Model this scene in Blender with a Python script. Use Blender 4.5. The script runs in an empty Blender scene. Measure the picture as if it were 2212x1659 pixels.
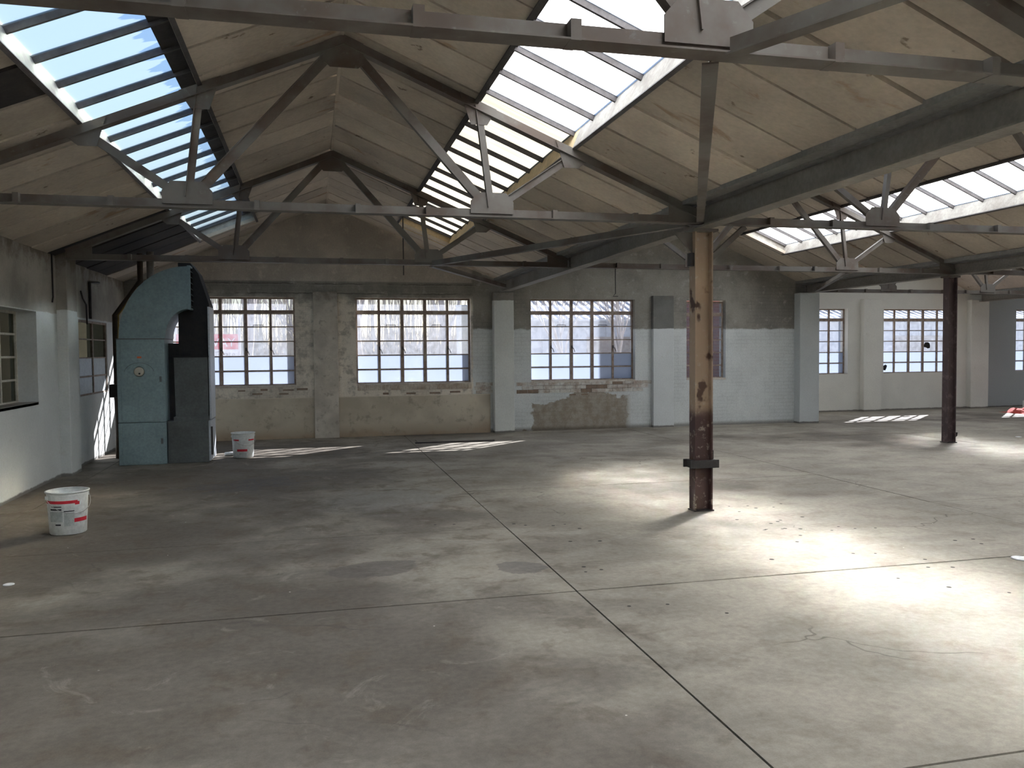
import bpy, math, random
from mathutils import Vector, Matrix
random.seed(7)
SC = bpy.context.scene
COL = SC.collection
# ------------------------------------------------------------------ camera
CAM_H = 1.6
FPX, YAW, PITCH, ROLL = 1782.6, math.radians(13.557), math.radians(2.265), math.radians(-0.478)
fw = Vector((math.sin(YAW)*math.cos(PITCH), math.cos(YAW)*math.cos(PITCH), -math.sin(PITCH)))
rt = Vector((math.cos(YAW), -math.sin(YAW), 0)); up = rt.cross(fw)
r2 = math.cos(ROLL)*rt + math.sin(ROLL)*up; u2 = -math.sin(ROLL)*rt + math.cos(ROLL)*up
cd = bpy.data.cameras.new('camera'); cam = bpy.data.objects.new('camera', cd); COL.objects.link(cam)
cd.sensor_width = 36; cd.sensor_fit = 'HORIZONTAL'; cd.lens = FPX/2212*36; cd.clip_start = .05; cd.clip_end = 500
M = Matrix((r2, u2, -fw)).transposed().to_4x4(); M.translation = (0, 0, CAM_H); cam.matrix_world = M
SC.camera = cam
# ------------------------------------------------------------------ sky and sun
SUN_UP = Vector((1.13, 1.0, .86)).normalized()
wd = bpy.data.worlds.new('sky'); SC.world = wd; wd.use_nodes = True
wn = wd.node_tree; wn.nodes.clear()
st = wn.nodes.new('ShaderNodeTexSky'); st.sky_type = 'NISHITA'; st.sun_disc = False
st.sun_elevation = math.asin(SUN_UP.z); st.sun_rotation = math.atan2(SUN_UP.x, SUN_UP.y)
st.air_density = 1.0; st.dust_density = 1.5; st.ozone_density = 1.0
bg = wn.nodes.new('ShaderNodeBackground'); bg.inputs[1].default_value = 0.135
wo = wn.nodes.new('ShaderNodeOutputWorld')
wn.links.new(st.outputs[0], bg.inputs[0]); wn.links.new(bg.outputs[0], wo.inputs[0])
sl = bpy.data.lights.new('sun', 'SUN'); sl.energy = 13.0; sl.angle = math.radians(.53); sl.color = (1, .965, .92)
so = bpy.data.objects.new('sun', sl); COL.objects.link(so)
so.rotation_euler = (-SUN_UP).to_track_quat('-Z', 'Y').to_euler(); so.location = (12, 20, 14)
SC.view_settings.view_transform = 'Standard'; SC.view_settings.look = 'None'
SC.view_settings.gamma = 1; SC.view_settings.use_curve_mapping = False
SC.view_settings.exposure = 2.13
try:
    SC.cycles.use_denoising = True; SC.cycles.denoiser = 'OPENIMAGEDENOISE'
    SC.cycles.max_bounces = 12; SC.cycles.diffuse_bounces = 7; SC.cycles.glossy_bounces = 3
    SC.cycles.transmission_bounces = 6; SC.cycles.transparent_max_bounces = 16
    SC.cycles.caustics_reflective = False; SC.cycles.caustics_refractive = True
    SC.cycles.sample_clamp_indirect = 0; SC.cycles.blur_glossy = 1
except Exception: pass
# ------------------------------------------------------------------ plan (metres)
RX = (0.30, 7.05, 13.75, 20.45)         # ridges
VX = (-3.10, 3.72, 10.40, 17.10, 23.80) # valleys
ZR, SLOPE = 4.38, .418
TY = (3.20, 7.45, 11.68)                # truss lines
YW, YF = 15.97, 18.40                   # end wall, further wall of the third bay
XLW = -3.25                             # left wall face
Y0 = -6.0
def zroof(x, b): return ZR - SLOPE*abs(x-RX[b])
# ------------------------------------------------------------------ material helper
class NT:
    def __init__(s, name):
        s.m = bpy.data.materials.new(name); s.m.use_nodes = True; s.t = s.m.node_tree; s.t.nodes.clear()
        s.out = s.t.nodes.new('ShaderNodeOutputMaterial'); s._p = None
    def n(s, typ, **kw):
        nd = s.t.nodes.new(typ)
        for k, v in kw.items(): setattr(nd, k, v)
        return nd
    def put(s, sock, v):
        if hasattr(v, 'is_output') or isinstance(v, bpy.types.NodeSocket): s.t.links.new(v, sock)
        elif isinstance(v, (tuple, list)) and len(v) == 3 and sock.type == 'RGBA': sock.default_value = (*v, 1)
        else: sock.default_value = v
    def math(s, op, a, b=0.0, c=None, clamp=False):
        nd = s.n('ShaderNodeMath', operation=op, use_clamp=clamp); s.put(nd.inputs[0], a); s.put(nd.inputs[1], b)
        if c is not None: s.put(nd.inputs[2], c)
        return nd.outputs[0]
    def add(s, *a):
        r = a[0]
        for b in a[1:]: r = s.math('ADD', r, b)
        return r
    def mul(s, *a):
        r = a[0]
        for b in a[1:]: r = s.math('MULTIPLY', r, b)
        return r
    def ss(s, x, a, b, lo=0.0, hi=1.0):
        nd = s.n('ShaderNodeMapRange', interpolation_type='SMOOTHSTEP'); s.put(nd.inputs[0], x)
        nd.inputs[1].default_value = a; nd.inputs[2].default_value = b; nd.inputs[3].default_value = lo; nd.inputs[4].default_value = hi
        return nd.outputs[0]
    def pos(s):
        if s._p is None: s._p = s.n('ShaderNodeNewGeometry').outputs['Position']
        return s._p
    def xyz(s, v=None):
        nd = s.n('ShaderNodeSeparateXYZ'); s.put(nd.inputs[0], v if v is not None else s.pos()); return nd.outputs
    def obj(s): return s.n('ShaderNodeTexCoord').outputs['Object']
    def scale(s, v, k):
        nd = s.n('ShaderNodeVectorMath', operation='MULTIPLY'); s.put(nd.inputs[0], v); nd.inputs[1].default_value = k; return nd.outputs[0]
    def noise(s, sc, det=4.0, rough=.55, v=None, dist=0.0, off=None):
        nd = s.n('ShaderNodeTexNoise'); v = v if v is not None else s.pos()
        if off:
            a = s.n('ShaderNodeVectorMath', operation='ADD'); s.put(a.inputs[0], v); a.inputs[1].default_value = off; v = a.outputs[0]
        s.put(nd.inputs['Vector'], v); nd.inputs['Scale'].default_value = sc; nd.inputs['Detail'].default_value = det
        nd.inputs['Roughness'].default_value = rough; nd.inputs['Distortion'].default_value = dist
        return nd.outputs[0]
    def mix(s, f, a, b, bt='MIX'):
        nd = s.n('ShaderNodeMix', data_type='RGBA', blend_type=bt, clamp_factor=True)
        s.put(nd.inputs[0], f); s.put(nd.inputs[6], a); s.put(nd.inputs[7], b); return nd.outputs[2]
    def shade(s, col, f):   # multiply colour by a scalar socket
        c = s.n('ShaderNodeCombineColor'); [s.put(c.inputs[i], f) for i in range(3)]
        return s.mix(1.0, col, c.outputs[0], 'MULTIPLY')
    def rnd(s): return s.n('ShaderNodeObjectInfo').outputs['Random']
    def bump(s, h, st=.3, d=.01):
        nd = s.n('ShaderNodeBump'); nd.inputs['Strength'].default_value = st; nd.inputs['Distance'].default_value = d; s.put(nd.inputs['Height'], h); return nd.outputs[0]
    def pbr(s, col, rough=.8, metal=0.0, spec=.4, normal=None):
        b = s.n('ShaderNodeBsdfPrincipled'); s.put(b.inputs['Base Color'], col); s.put(b.inputs['Roughness'], rough)
        s.put(b.inputs['Metallic'], metal); s.put(b.inputs['Specular IOR Level'], spec)
        if normal is not None: s.put(b.inputs['Normal'], normal)
        s.t.links.new(b.outputs[0], s.out.inputs[0]); return s.m
def grimy(name, c, c2, sc=2.0, rough=.8, metal=0.0, amt=.6, spec=.3, bump=.25, local=False, fine=30):
    t = NT(name); v = t.obj() if local else t.pos()
    a = t.ss(t.noise(sc, 5, .6, v), .35, .7); f = t.noise(fine, 4, .6, v)
    col = t.mix(t.mul(a, amt), c, c2); col = t.shade(col, t.ss(f, .2, .8, .82, 1.12))
    return t.pbr(col, rough, metal, spec, t.bump(f, bump, .004))
MT = {}
# steelwork: grey-brown paint over rust
t = NT('truss_paint'); a = t.noise(1.6, 5, .6); f = t.noise(18, 4, .65)
c = t.mix(t.ss(a, .4, .62), (.16, .147, .128), (.105, .078, .06)); c = t.mix(t.mul(t.ss(f, .6, .75), .7), c, (.20, .188, .168))
MT['steel'] = t.pbr(c, .6, 0, .35, t.bump(f, .25, .003))
t = NT('column_paint'); z = t.xyz()[2]; f = t.noise(14, 5, .65); g = t.noise(3.5, 5, .6)
zz = t.add(z, t.mul(g, .18))
c = t.mix(t.ss(zz, 1.0, 1.16), (.075, .04, .036), (.36, .265, .185)); c = t.mix(t.mul(t.ss(f, .56, .66), .6), c, (.42, .36, .29))
c = t.mix(t.ss(t.noise(5, 3, .5, off=(3, 1, 7)), .6, .68), c, (.07, .035, .022))
MT['column'] = t.pbr(c, .55, 0, .35, t.bump(f, .4, .004))
t = NT('dark_column_paint'); f = t.noise(11, 5, .6)
MT['column2'] = t.pbr(t.mix(t.ss(f, .5, .68), (.085, .06, .06), (.16, .115, .11)), .6, 0, .3)
MT['beam'] = grimy('beam_paint', (.27, .25, .22), (.18, .16, .135), 1.2, .65, amt=.8)
MT['beam_edge'] = grimy('pale_beam_edge', (.26, .26, .25), (.14, .13, .12), 1.5, .6)
# roof lining boards
t = NT('roof_board'); p = t.xyz(); v = t.scale(t.pos(), (1, 2.2, 1))
a = t.noise(.9, 4, .6); f = t.noise(26, 4, .6); st_ = t.noise(1.7, 5, .62, v, .6, (5, 2, 0))
c = t.mix(t.ss(a, .3, .7), (.60, .525, .43), (.44, .385, .32))
c = t.mix(t.mul(t.ss(st_, .60, .72), .6), c, (.30, .17, .075))
c = t.mix(t.mul(t.ss(t.noise(4.5, 4, .6, off=(9, 9, 9)), .66, .72), .8), c, (.12, .08, .05))
c = t.shade(c, t.ss(t.rnd(), 0, 1, .80, 1.12)); c = t.shade(c, t.ss(f, .25, .75, .9, 1.06))
MT['board'] = t.pbr(c, .9, 0, .15, t.bump(f, .2, .004))
MT['dark_board'] = grimy('black_roof_board', (.035, .032, .032), (.075, .062, .05), 2, .9)
MT['seam'] = grimy('roof_backing', (.10, .085, .07), (.06, .05, .04), 3, .9)
MT['curb'] = grimy('skylight_curb', (.40, .385, .35), (.21, .19, .165), 3.5, .8, amt=.7)
MT['curb_y'] = grimy('ochre_skylight_curb', (.72, .56, .33), (.46, .36, .22), 3.5, .8, amt=.7)
MT['curb_d'] = grimy('shaded_skylight_curb', (.075, .07, .068), (.035, .03, .028), 3.5, .8)  # upper curb: the ridge-side shade is put into this dark colour
MT['bar'] = grimy('glazing_bar_metal', (.13, .12, .12), (.07, .06, .055), 8, .6)
# skylight glass, dirty and light-scattering
def skyglass(name, c1, c2, jag=False, streak=False, diff=.2):
    # dirty cast glass: scatters light mostly forward, partly in all directions
    t = NT(name); v = t.obj(); x, y, z = t.xyz(v)
    if jag:
        m = t.ss(t.add(x, t.mul(t.math('SUBTRACT', t.noise(3.0, 2, .5, t.scale(t.pos(), (.25, 2.4, .25))), .5), .6)), .70, .73)
    elif streak:
        m = t.ss(t.noise(5, 4, .6, t.scale(t.pos(), (.4, 5, .4))), .4, .7)
    else:
        m = t.ss(t.noise(1.6, 3, .5), .45, .75)
    col = t.mix(m, c1, c2)
    tr = t.n('ShaderNodeBsdfTranslucent'); t.put(tr.inputs[0], col)
    lobes = []
    for ior, rg in ((1.045, .92), (.95, .92), (1.14, 1.0)):
        rf = t.n('ShaderNodeBsdfRefraction'); t.put(rf.inputs['Color'], col); rf.inputs['Roughness'].default_value = rg; rf.inputs['IOR'].default_value = ior; lobes.append(rf)
    ma = t.n('ShaderNodeMixShader'); ma.inputs[0].default_value = .45; t.t.links.new(lobes[0].outputs[0], ma.inputs[1]); t.t.links.new(lobes[1].outputs[0], ma.inputs[2])
    m0 = t.n('ShaderNodeMixShader'); m0.inputs[0].default_value = .3; t.t.links.new(ma.outputs[0], m0.inputs[1]); t.t.links.new(lobes[2].outputs[0], m0.inputs[2])
    mx = t.n('ShaderNodeMixShader'); t.put(mx.inputs[0], t.ss(m, 0, 1, diff, diff*.4) if jag else diff)
    t.t.links.new(m0.outputs[0], mx.inputs[1]); t.t.links.new(tr.outputs[0], mx.inputs[2]); t.t.links.new(mx.outputs[0], t.out.inputs[0])
    return t.m
MT['glass_blue'] = skyglass('skylight_glass_sky_blue', (.345, .40, .41), (.255, .33, .40), jag=True)  # sky blue, deeper along the jagged edge, is put into the glass colour
MT['glass_white'] = skyglass('skylight_glass_white', (.86, .88, .90), (.80, .83, .87), diff=.47)
MT['glass_dim'] = skyglass('skylight_glass_dimmed', (.40, .41, .42), (.34, .36, .38), diff=.5)  # transmission cut so the floor under these unseen panes stays darker
MT['glass_yel'] = skyglass('skylight_glass_yellow_dimmed', (.125, .116, .094), (.095, .086, .066), streak=True)  # yellowish glass, darkened as well for its weaker forward sun scatter
def pane_mat(name, trans, dirt, col, tcol=(1, 1, 1)):
    t = NT(name)
    tp = t.n('ShaderNodeBsdfTransparent'); t.put(tp.inputs[0], tcol)
    tl = t.n('ShaderNodeBsdfTranslucent'); t.put(tl.inputs[0], col)
    gl = t.n('ShaderNodeBsdfGlossy'); gl.inputs[1].default_value = .04
    m1 = t.n('ShaderNodeMixShader'); t.put(m1.inputs[0], t.ss(t.noise(9, 4, .6), .3, .8, dirt*.6, dirt*1.3) if trans else 1.0)
    t.t.links.new(tp.outputs[0], m1.inputs[1]); t.t.links.new(tl.outputs[0], m1.inputs[2])
    m2 = t.n('ShaderNodeMixShader'); m2.inputs[0].default_value = .04
    t.t.links.new(m1.outputs[0], m2.inputs[1]); t.t.links.new(gl.outputs[0], m2.inputs[2]); t.t.links.new(m2.outputs[0], t.out.inputs[0])
    return t.m
MT['pane'] = pane_mat('clear_window_pane', True, .2, (.22, .24, .28), (.60, .61, .64))
MT['frost'] = pane_mat('whitened_window_pane', False, 1, (.245, .27, .32))
MT['dull_pane'] = pane_mat('dusty_dark_pane', True, .06, (.6, .6, .55), (.7, .72, .68))
MT['milk_pane'] = grimy('milky_pane', (.55, .62, .66), (.42, .5, .55), 6, .35, amt=.5)
MT['frame'] = grimy('window_frame_paint', (.36, .30, .25), (.22, .15, .12), 9, .65, amt=.9)
MT['frame_pale'] = grimy('pale_window_frame', (.62, .6, .52), (.45, .42, .36), 9, .65)
MT['iron'] = grimy('dark_ironmongery', (.05, .045, .045), (.03, .025, .02), 9, .5)
MT['sill'] = grimy('sill_render', (.60, .56, .50), (.32, .25, .19), 4, .85)
# end wall: unpainted lime-washed left half, dark upper band, white paint on the lower right
t = NT('end_wall_finish'); x, y, z = t.xyz(); n1 = t.noise(1.1, 5, .62); n2 = t.noise(6, 5, .65); n3 = t.noise(40, 3, .6)
br = t.n('ShaderNodeTexBrick'); cv = t.n('ShaderNodeCombineXYZ'); t.put(cv.inputs[0], x); t.put(cv.inputs[1], z)
t.put(br.inputs['Vector'], cv.outputs[0]); br.inputs['Scale'].default_value = 1; br.inputs['Brick Width'].default_value = .225; br.inputs['Row Height'].default_value = .075; br.inputs['Mortar Size'].default_value = .006
lime = t.mix(t.ss(n1, .35, .65), (.76, .705, .61), (.58, .535, .46)); lime = t.mix(t.mul(t.ss(n2, .46, .66), .75), lime, (.33, .305, .265))
dark = t.mix(t.ss(n1, .35, .65), (.30, .285, .25), (.20, .19, .17)); dark = t.mix(t.ss(n2, .55, .75), dark, (.38, .36, .32))
gab = t.mix(t.ss(n1, .35, .65), (.50, .445, .385), (.37, .33, .285)); gab = t.mix(t.mul(t.ss(n2, .55, .72), .7), gab, (.58, .52, .45))
wht = t.mix(t.ss(n1, .3, .75), (.66, .69, .68), (.55, .58, .58)); wht = t.mix(t.mul(t.ss(n2, .62, .75), .35), wht, (.42, .42, .39))
rend = t.mix(t.ss(n2, .35, .65), (.38, .345, .29), (.29, .25, .20))
wob = t.mul(t.math('SUBTRACT', n2, .5), .35); wob2 = t.mul(t.math('SUBTRACT', t.noise(3, 4, .6, off=(4, 0, 8)), .5), .5)
xx = t.add(x, wob); zz = t.add(z, t.mul(wob2, .25))
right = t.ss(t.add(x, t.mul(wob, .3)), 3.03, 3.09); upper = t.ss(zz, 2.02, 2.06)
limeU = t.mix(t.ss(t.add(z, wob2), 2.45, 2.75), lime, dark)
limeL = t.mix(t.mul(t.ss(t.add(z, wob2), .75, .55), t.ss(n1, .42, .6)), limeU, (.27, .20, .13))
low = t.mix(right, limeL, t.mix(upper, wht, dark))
patch = t.mul(t.ss(t.add(x, wob), 4.25, 4.30), t.ss(t.add(x, wob), 6.32, 6.27), t.ss(t.add(z, t.mul(wob2, .9), t.mul(t.math('ABSOLUTE', t.math('SUBTRACT', x, 5.5)), .22)), .80, .77))
patch2 = t.mul(t.ss(x, 3.85, 3.95), t.ss(x, 6.4, 6.2), t.ss(t.add(z, wob2, t.mul(t.math('SUBTRACT', 5.2, x), .32)), .38, .34))
low = t.mix(t.math('MAXIMUM', patch, patch2), low, rend)
def crackline(z0):
    return t.mul(t.ss(t.math('ABSOLUTE', t.math('SUBTRACT', t.add(z, t.mul(t.math('SUBTRACT', n2, .5), .05)), z0)), .014, .004), t.ss(t.noise(1.4, 3, .6, off=(z0*9, 2, 1)), .38, .5), t.ss(x, 3.2, 3.0))
low = t.mix(t.mul(t.math('MAXIMUM', crackline(2.72), crackline(2.90)), .75), low, (.09, .08, .07))
low = t.shade(low, t.ss(t.mul(br.outputs['Fac'], t.ss(n1, .35, .6)), 0, 1, 1.0, .88))
hip = t.mul(t.ss(z, 2.93, 2.96), 1.0)
col = t.mix(hip, low, t.mix(right, gab, dark))
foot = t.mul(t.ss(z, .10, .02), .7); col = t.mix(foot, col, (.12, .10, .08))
col = t.shade(col, t.ss(n3, .25, .75, .9, 1.06))
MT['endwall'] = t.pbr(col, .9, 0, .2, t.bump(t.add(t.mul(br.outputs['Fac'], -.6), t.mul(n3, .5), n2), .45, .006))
def white_wall(name, c1, c2, topz=None, topc=None, stain=(.4, .37, .3), grey_from=None):
    t = NT(name); x, y, z = t.xyz(); n1 = t.noise(.9, 5, .6); n2 = t.noise(5, 5, .65); n3 = t.noise(45, 3, .6)
    c = t.mix(t.ss(n1, .3, .7), c1, c2)
    if topz:
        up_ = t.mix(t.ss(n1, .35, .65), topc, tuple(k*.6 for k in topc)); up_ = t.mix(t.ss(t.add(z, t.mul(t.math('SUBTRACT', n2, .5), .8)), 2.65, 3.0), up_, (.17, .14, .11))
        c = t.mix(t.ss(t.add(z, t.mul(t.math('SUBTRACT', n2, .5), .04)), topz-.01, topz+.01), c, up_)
    if grey_from: c = t.mix(t.ss(x, grey_from-.01, grey_from+.01), c, (.36, .38, .38))
    c = t.mix(t.mul(t.ss(n2, .6, .75), .25), c, stain)
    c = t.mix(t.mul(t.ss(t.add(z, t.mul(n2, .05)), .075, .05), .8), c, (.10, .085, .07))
    c = t.shade(c, t.ss(n3, .25, .75, .94, 1.04))
    return t.pbr(c, .85, 0, .2, t.bump(t.add(n2, t.mul(n3, .6)), .3, .005))
MT['leftwall'] = white_wall('left_wall_paint', (.68, .71, .70), (.60, .63, .62), 2.14, (.47, .45, .40))
MT['leftpil'] = white_wall('left_pilaster_paint', (.68, .71, .70), (.60, .63, .62), 2.19, (.36, .34, .30))
MT['farwall'] = white_wall('further_wall_paint', (.74, .735, .68), (.66, .655, .61), grey_from=17.37)
MT['cornerpil'] = white_wall('corner_paint', (.58, .61, .61), (.52, .55, .55))
MT['greywall'] = white_wall('grey_wall_paint', (.36, .37, .36), (.30, .31, .30))
MT['whitepil'] = white_wall('white_pilaster_paint', (.67, .69, .66), (.6, .62, .59), 2.6, (.30, .28, .25))
MT['whitepil2'] = white_wall('white_pilaster_paint_low', (.65, .68, .68), (.58, .61, .61), 2.04, (.19, .19, .175))
t = NT('lime_pilaster'); n1 = t.noise(2.2, 5, .62); n2 = t.noise(9, 5, .6); z = t.xyz()[2]
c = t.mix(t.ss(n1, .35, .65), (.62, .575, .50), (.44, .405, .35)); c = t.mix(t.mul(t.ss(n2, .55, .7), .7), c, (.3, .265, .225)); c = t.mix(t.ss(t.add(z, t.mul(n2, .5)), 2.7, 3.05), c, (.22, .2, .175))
MT['limepil'] = t.pbr(c, .9, 0, .2, t.bump(n2, .4, .006))
t = NT('plinth_render'); n1 = t.noise(1.3, 5, .6); n2 = t.noise(7, 5, .6); z = t.xyz()[2]; x = t.xyz()[0]
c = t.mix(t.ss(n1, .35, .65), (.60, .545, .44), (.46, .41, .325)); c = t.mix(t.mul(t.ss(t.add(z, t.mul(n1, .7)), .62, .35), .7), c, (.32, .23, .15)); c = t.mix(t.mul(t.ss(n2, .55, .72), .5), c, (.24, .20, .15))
c = t.mix(t.ss(z, .745, .765), c, (.64, .58, .48))
MT['plinth'] = t.pbr(c, .9, 0, .2, t.bump(n2, .4, .005))
# brick
MT['brick_paint'] = grimy('whitewashed_brick', (.62, .62, .58), (.36, .27, .21), 7, .9, amt=.8)
MT['brick_bare'] = grimy('sooty_bare_brick', (.27, .20, .15), (.15, .12, .10), 7, .9)
MT['brick_lime'] = grimy('limewashed_brick', (.58, .53, .45), (.36, .27, .2), 5, .9, amt=.8)
MT['mortar'] = grimy('dark_mortar', (.10, .085, .07), (.06, .05, .04), 9, .95)
MT['brick_red'] = grimy('red_brick', (.46, .20, .15), (.34, .15, .12), 6, .9)
MT['mortar_pale'] = grimy('pale_mortar', (.5, .47, .43), (.4, .37, .33), 9, .95)
# floor
t = NT('worn_concrete'); x, y, z = t.xyz(); va = t.scale(t.pos(), (.8, 1.1, 1))
n0 = t.noise(.35, 4, .55); n1 = t.noise(.9, 6, .62, va, .4); n2 = t.noise(3.2, 6, .65, None, .3); n3 = t.noise(22, 5, .65); n4 = t.noise(140, 2, .5)
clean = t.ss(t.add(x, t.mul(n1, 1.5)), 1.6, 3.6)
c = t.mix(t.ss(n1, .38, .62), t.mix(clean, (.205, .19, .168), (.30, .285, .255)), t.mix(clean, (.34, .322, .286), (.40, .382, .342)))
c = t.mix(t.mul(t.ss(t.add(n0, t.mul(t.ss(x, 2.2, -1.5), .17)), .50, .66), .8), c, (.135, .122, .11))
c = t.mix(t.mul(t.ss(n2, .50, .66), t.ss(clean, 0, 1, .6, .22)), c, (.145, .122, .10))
c = t.mix(t.mul(t.ss(t.noise(1.9, 6, .72, None, 1.6, (7, 3, 0)), .58, .70), .30), c, (.42, .405, .37))
def blob(cx, cy, rx, ry, rot=0.0, wobble=.5):
    ca, sa = math.cos(rot), math.sin(rot)
    dx = t.math('SUBTRACT', x, cx); dy = t.math('SUBTRACT', y, cy)
    u = t.math('DIVIDE', t.add(t.mul(dx, ca), t.mul(dy, sa)), rx); v_ = t.math('DIVIDE', t.add(t.mul(dx, -sa), t.mul(dy, ca)), ry)
    d = t.math('SQRT', t.add(t.mul(u, u), t.mul(v_, v_)))
    return t.add(d, t.mul(t.math('SUBTRACT', n2, .5), wobble*2))
c = t.mix(t.mul(t.ss(blob(.42, 6.12, .36, .22, .1), 1.0, .9), .55), c, (.125, .115, .115))
c = t.mix(t.mul(t.ss(blob(1.50, 5.86, .20, .17, -.6, .8), 1.0, .92), .6), c, (.15, .145, .15))
c = t.mix(t.mul(t.ss(blob(-.85, 10.5, .75, .5, .2, 1.4), 1.1, .7), t.ss(n3, .4, .6), .8), c, (.10, .10, .11))
c = t.mix(t.mul(t.ss(blob(.8, 9.0, .8, .8, .2, .9), 1.2, .5), .35), c, (.38, .385, .385))
vo = t.n('ShaderNodeTexVoronoi', feature='DISTANCE_TO_EDGE'); vv = t.n('ShaderNodeVectorMath', operation='ADD'); t.put(vv.inputs[0], t.pos())
nv = t.n('ShaderNodeTexNoise'); t.put(nv.inputs['Vector'], t.pos()); nv.inputs['Scale'].default_value = 2.5
t.put(vv.inputs[1], t.scale(nv.outputs[1], (.5, .5, 0))); t.put(vo.inputs['Vector'], vv.outputs[0]); vo.inputs['Scale'].default_value = .75
crack = t.mul(t.ss(vo.outputs[0], .006, .002), t.ss(t.noise(.8, 2, .5, off=(2, 8, 1)), .56, .64))
c = t.mix(t.mul(crack, .6), c, (.12, .11, .10))
sp = t.n('ShaderNodeTexVoronoi'); t.put(sp.inputs['Vector'], t.pos()); sp.inputs['Scale'].default_value = 5
c = t.mix(t.mul(t.ss(sp.outputs[0], .035, .02), t.ss(t.noise(1.2, 2), .5, .6)), c, (.72, .71, .68))
c = t.mix(1.0, c, (1.0, .965, .90), 'MULTIPLY'); c = t.shade(c, t.ss(n3, .25, .75, .86, 1.1)); c = t.shade(c, t.ss(n4, .2, .8, .92, 1.06))
MT['concrete'] = t.pbr(c, t.ss(n2, .3, .7, .66, .84), 0, .09, t.bump(t.add(n3, t.mul(n2, .6)), .12, .004))
MT['joint'] = grimy('joint_dirt', (.045, .04, .035), (.03, .027, .024), 6, .95)
MT['hole'] = grimy('bolt_hole_dark', (.05, .045, .04), (.03, .025, .02), 9, .9)
# heater
MT['teal'] = grimy('teal_enamel', (.27, .37, .395), (.215, .295, .315), 3, .45, amt=.7, bump=.05)
MT['teal_dark'] = grimy('dull_duct_sheet', (.13, .145, .145), (.085, .09, .09), 3, .55, bump=.05)
MT['galv'] = grimy('galvanised_and_lit_sheet', (.55, .6, .66), (.45, .5, .56), 5, .45, .1, bump=.05)  # also on the heater's window-lit side, its brightness painted in
MT['black'] = grimy('black_metal', (.018, .018, .02), (.03, .028, .026), 9, .6)
MT['dial'] = grimy('cream_dial', (.55, .53, .44), (.42, .38, .3), 30, .5)
MT['orange'] = grimy('orange_badge', (.75, .17, .06), (.6, .13, .05), 30, .5)
MT['pipe_brown'] = grimy('brown_pipe', (.085, .06, .04), (.045, .032, .025), 9, .5)
MT['pipe_yel'] = grimy('ochre_pipe', (.42, .27, .07), (.25, .15, .05), 12, .5)
MT['flue'] = grimy('grey_flue', (.30, .28, .25), (.2, .17, .14), 6, .6)
# buckets and litter
MT['bucket'] = grimy('white_plastic', (.72, .75, .74), (.64, .67, .66), 5, .4, amt=.6, bump=.03, local=True)
MT['red'] = grimy('red_print', (.62, .03, .05), (.5, .02, .04), 20, .5, bump=.02)
MT['ink'] = grimy('black_print', (.03, .03, .035), (.05, .05, .05), 40, .6, bump=.02)
MT['greyprint'] = grimy('grey_print', (.40, .44, .43), (.48, .52, .51), 120, .6, bump=.02)
MT['wire'] = grimy('bright_wire', (.45, .45, .44), (.3, .3, .3), 30, .4, .6)
MT['white_litter'] = grimy('white_litter', (.82, .84, .84), (.74, .75, .76), 9, .6)
MT['redcloth'] = grimy('red_cloth', (.62, .10, .08), (.45, .06, .05), 14, .9)
# outdoors
MT['tarmac'] = grimy('yard_ground', (.30, .29, .27), (.36, .35, .32), .6, .95)
MT['bark'] = grimy('pale_bark', (.42, .37, .33), (.30, .26, .23), 6, .9)
MT['twig'] = grimy('grey_twig', (.50, .46, .44), (.38, .34, .33), 6, .9)
MT['bramble'] = grimy('dry_bramble', (.50, .46, .40), (.35, .33, .26), 6, .9)
MT['clad'] = grimy('grey_cladding', (.52, .55, .62), (.42, .45, .52), .8, .6)
MT['asb'] = grimy('pale_corrugated_sheet', (.66, .67, .70), (.52, .53, .56), .8, .85)
MT['signred'] = grimy('sign_red', (.75, .06, .09), (.70, .05, .08), 20, .5, bump=.02)
MT['signwhite'] = grimy('sign_white', (.8, .8, .84), (.75, .75, .79), 20, .5, bump=.02)
MT['signgrey'] = grimy('sign_grey_letter', (.28, .28, .31), (.25, .25, .28), 20, .5, bump=.02)
MT['darkroom'] = grimy('dim_room_paint', (.16, .155, .14), (.11, .105, .095), 1.5, .9)
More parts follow.
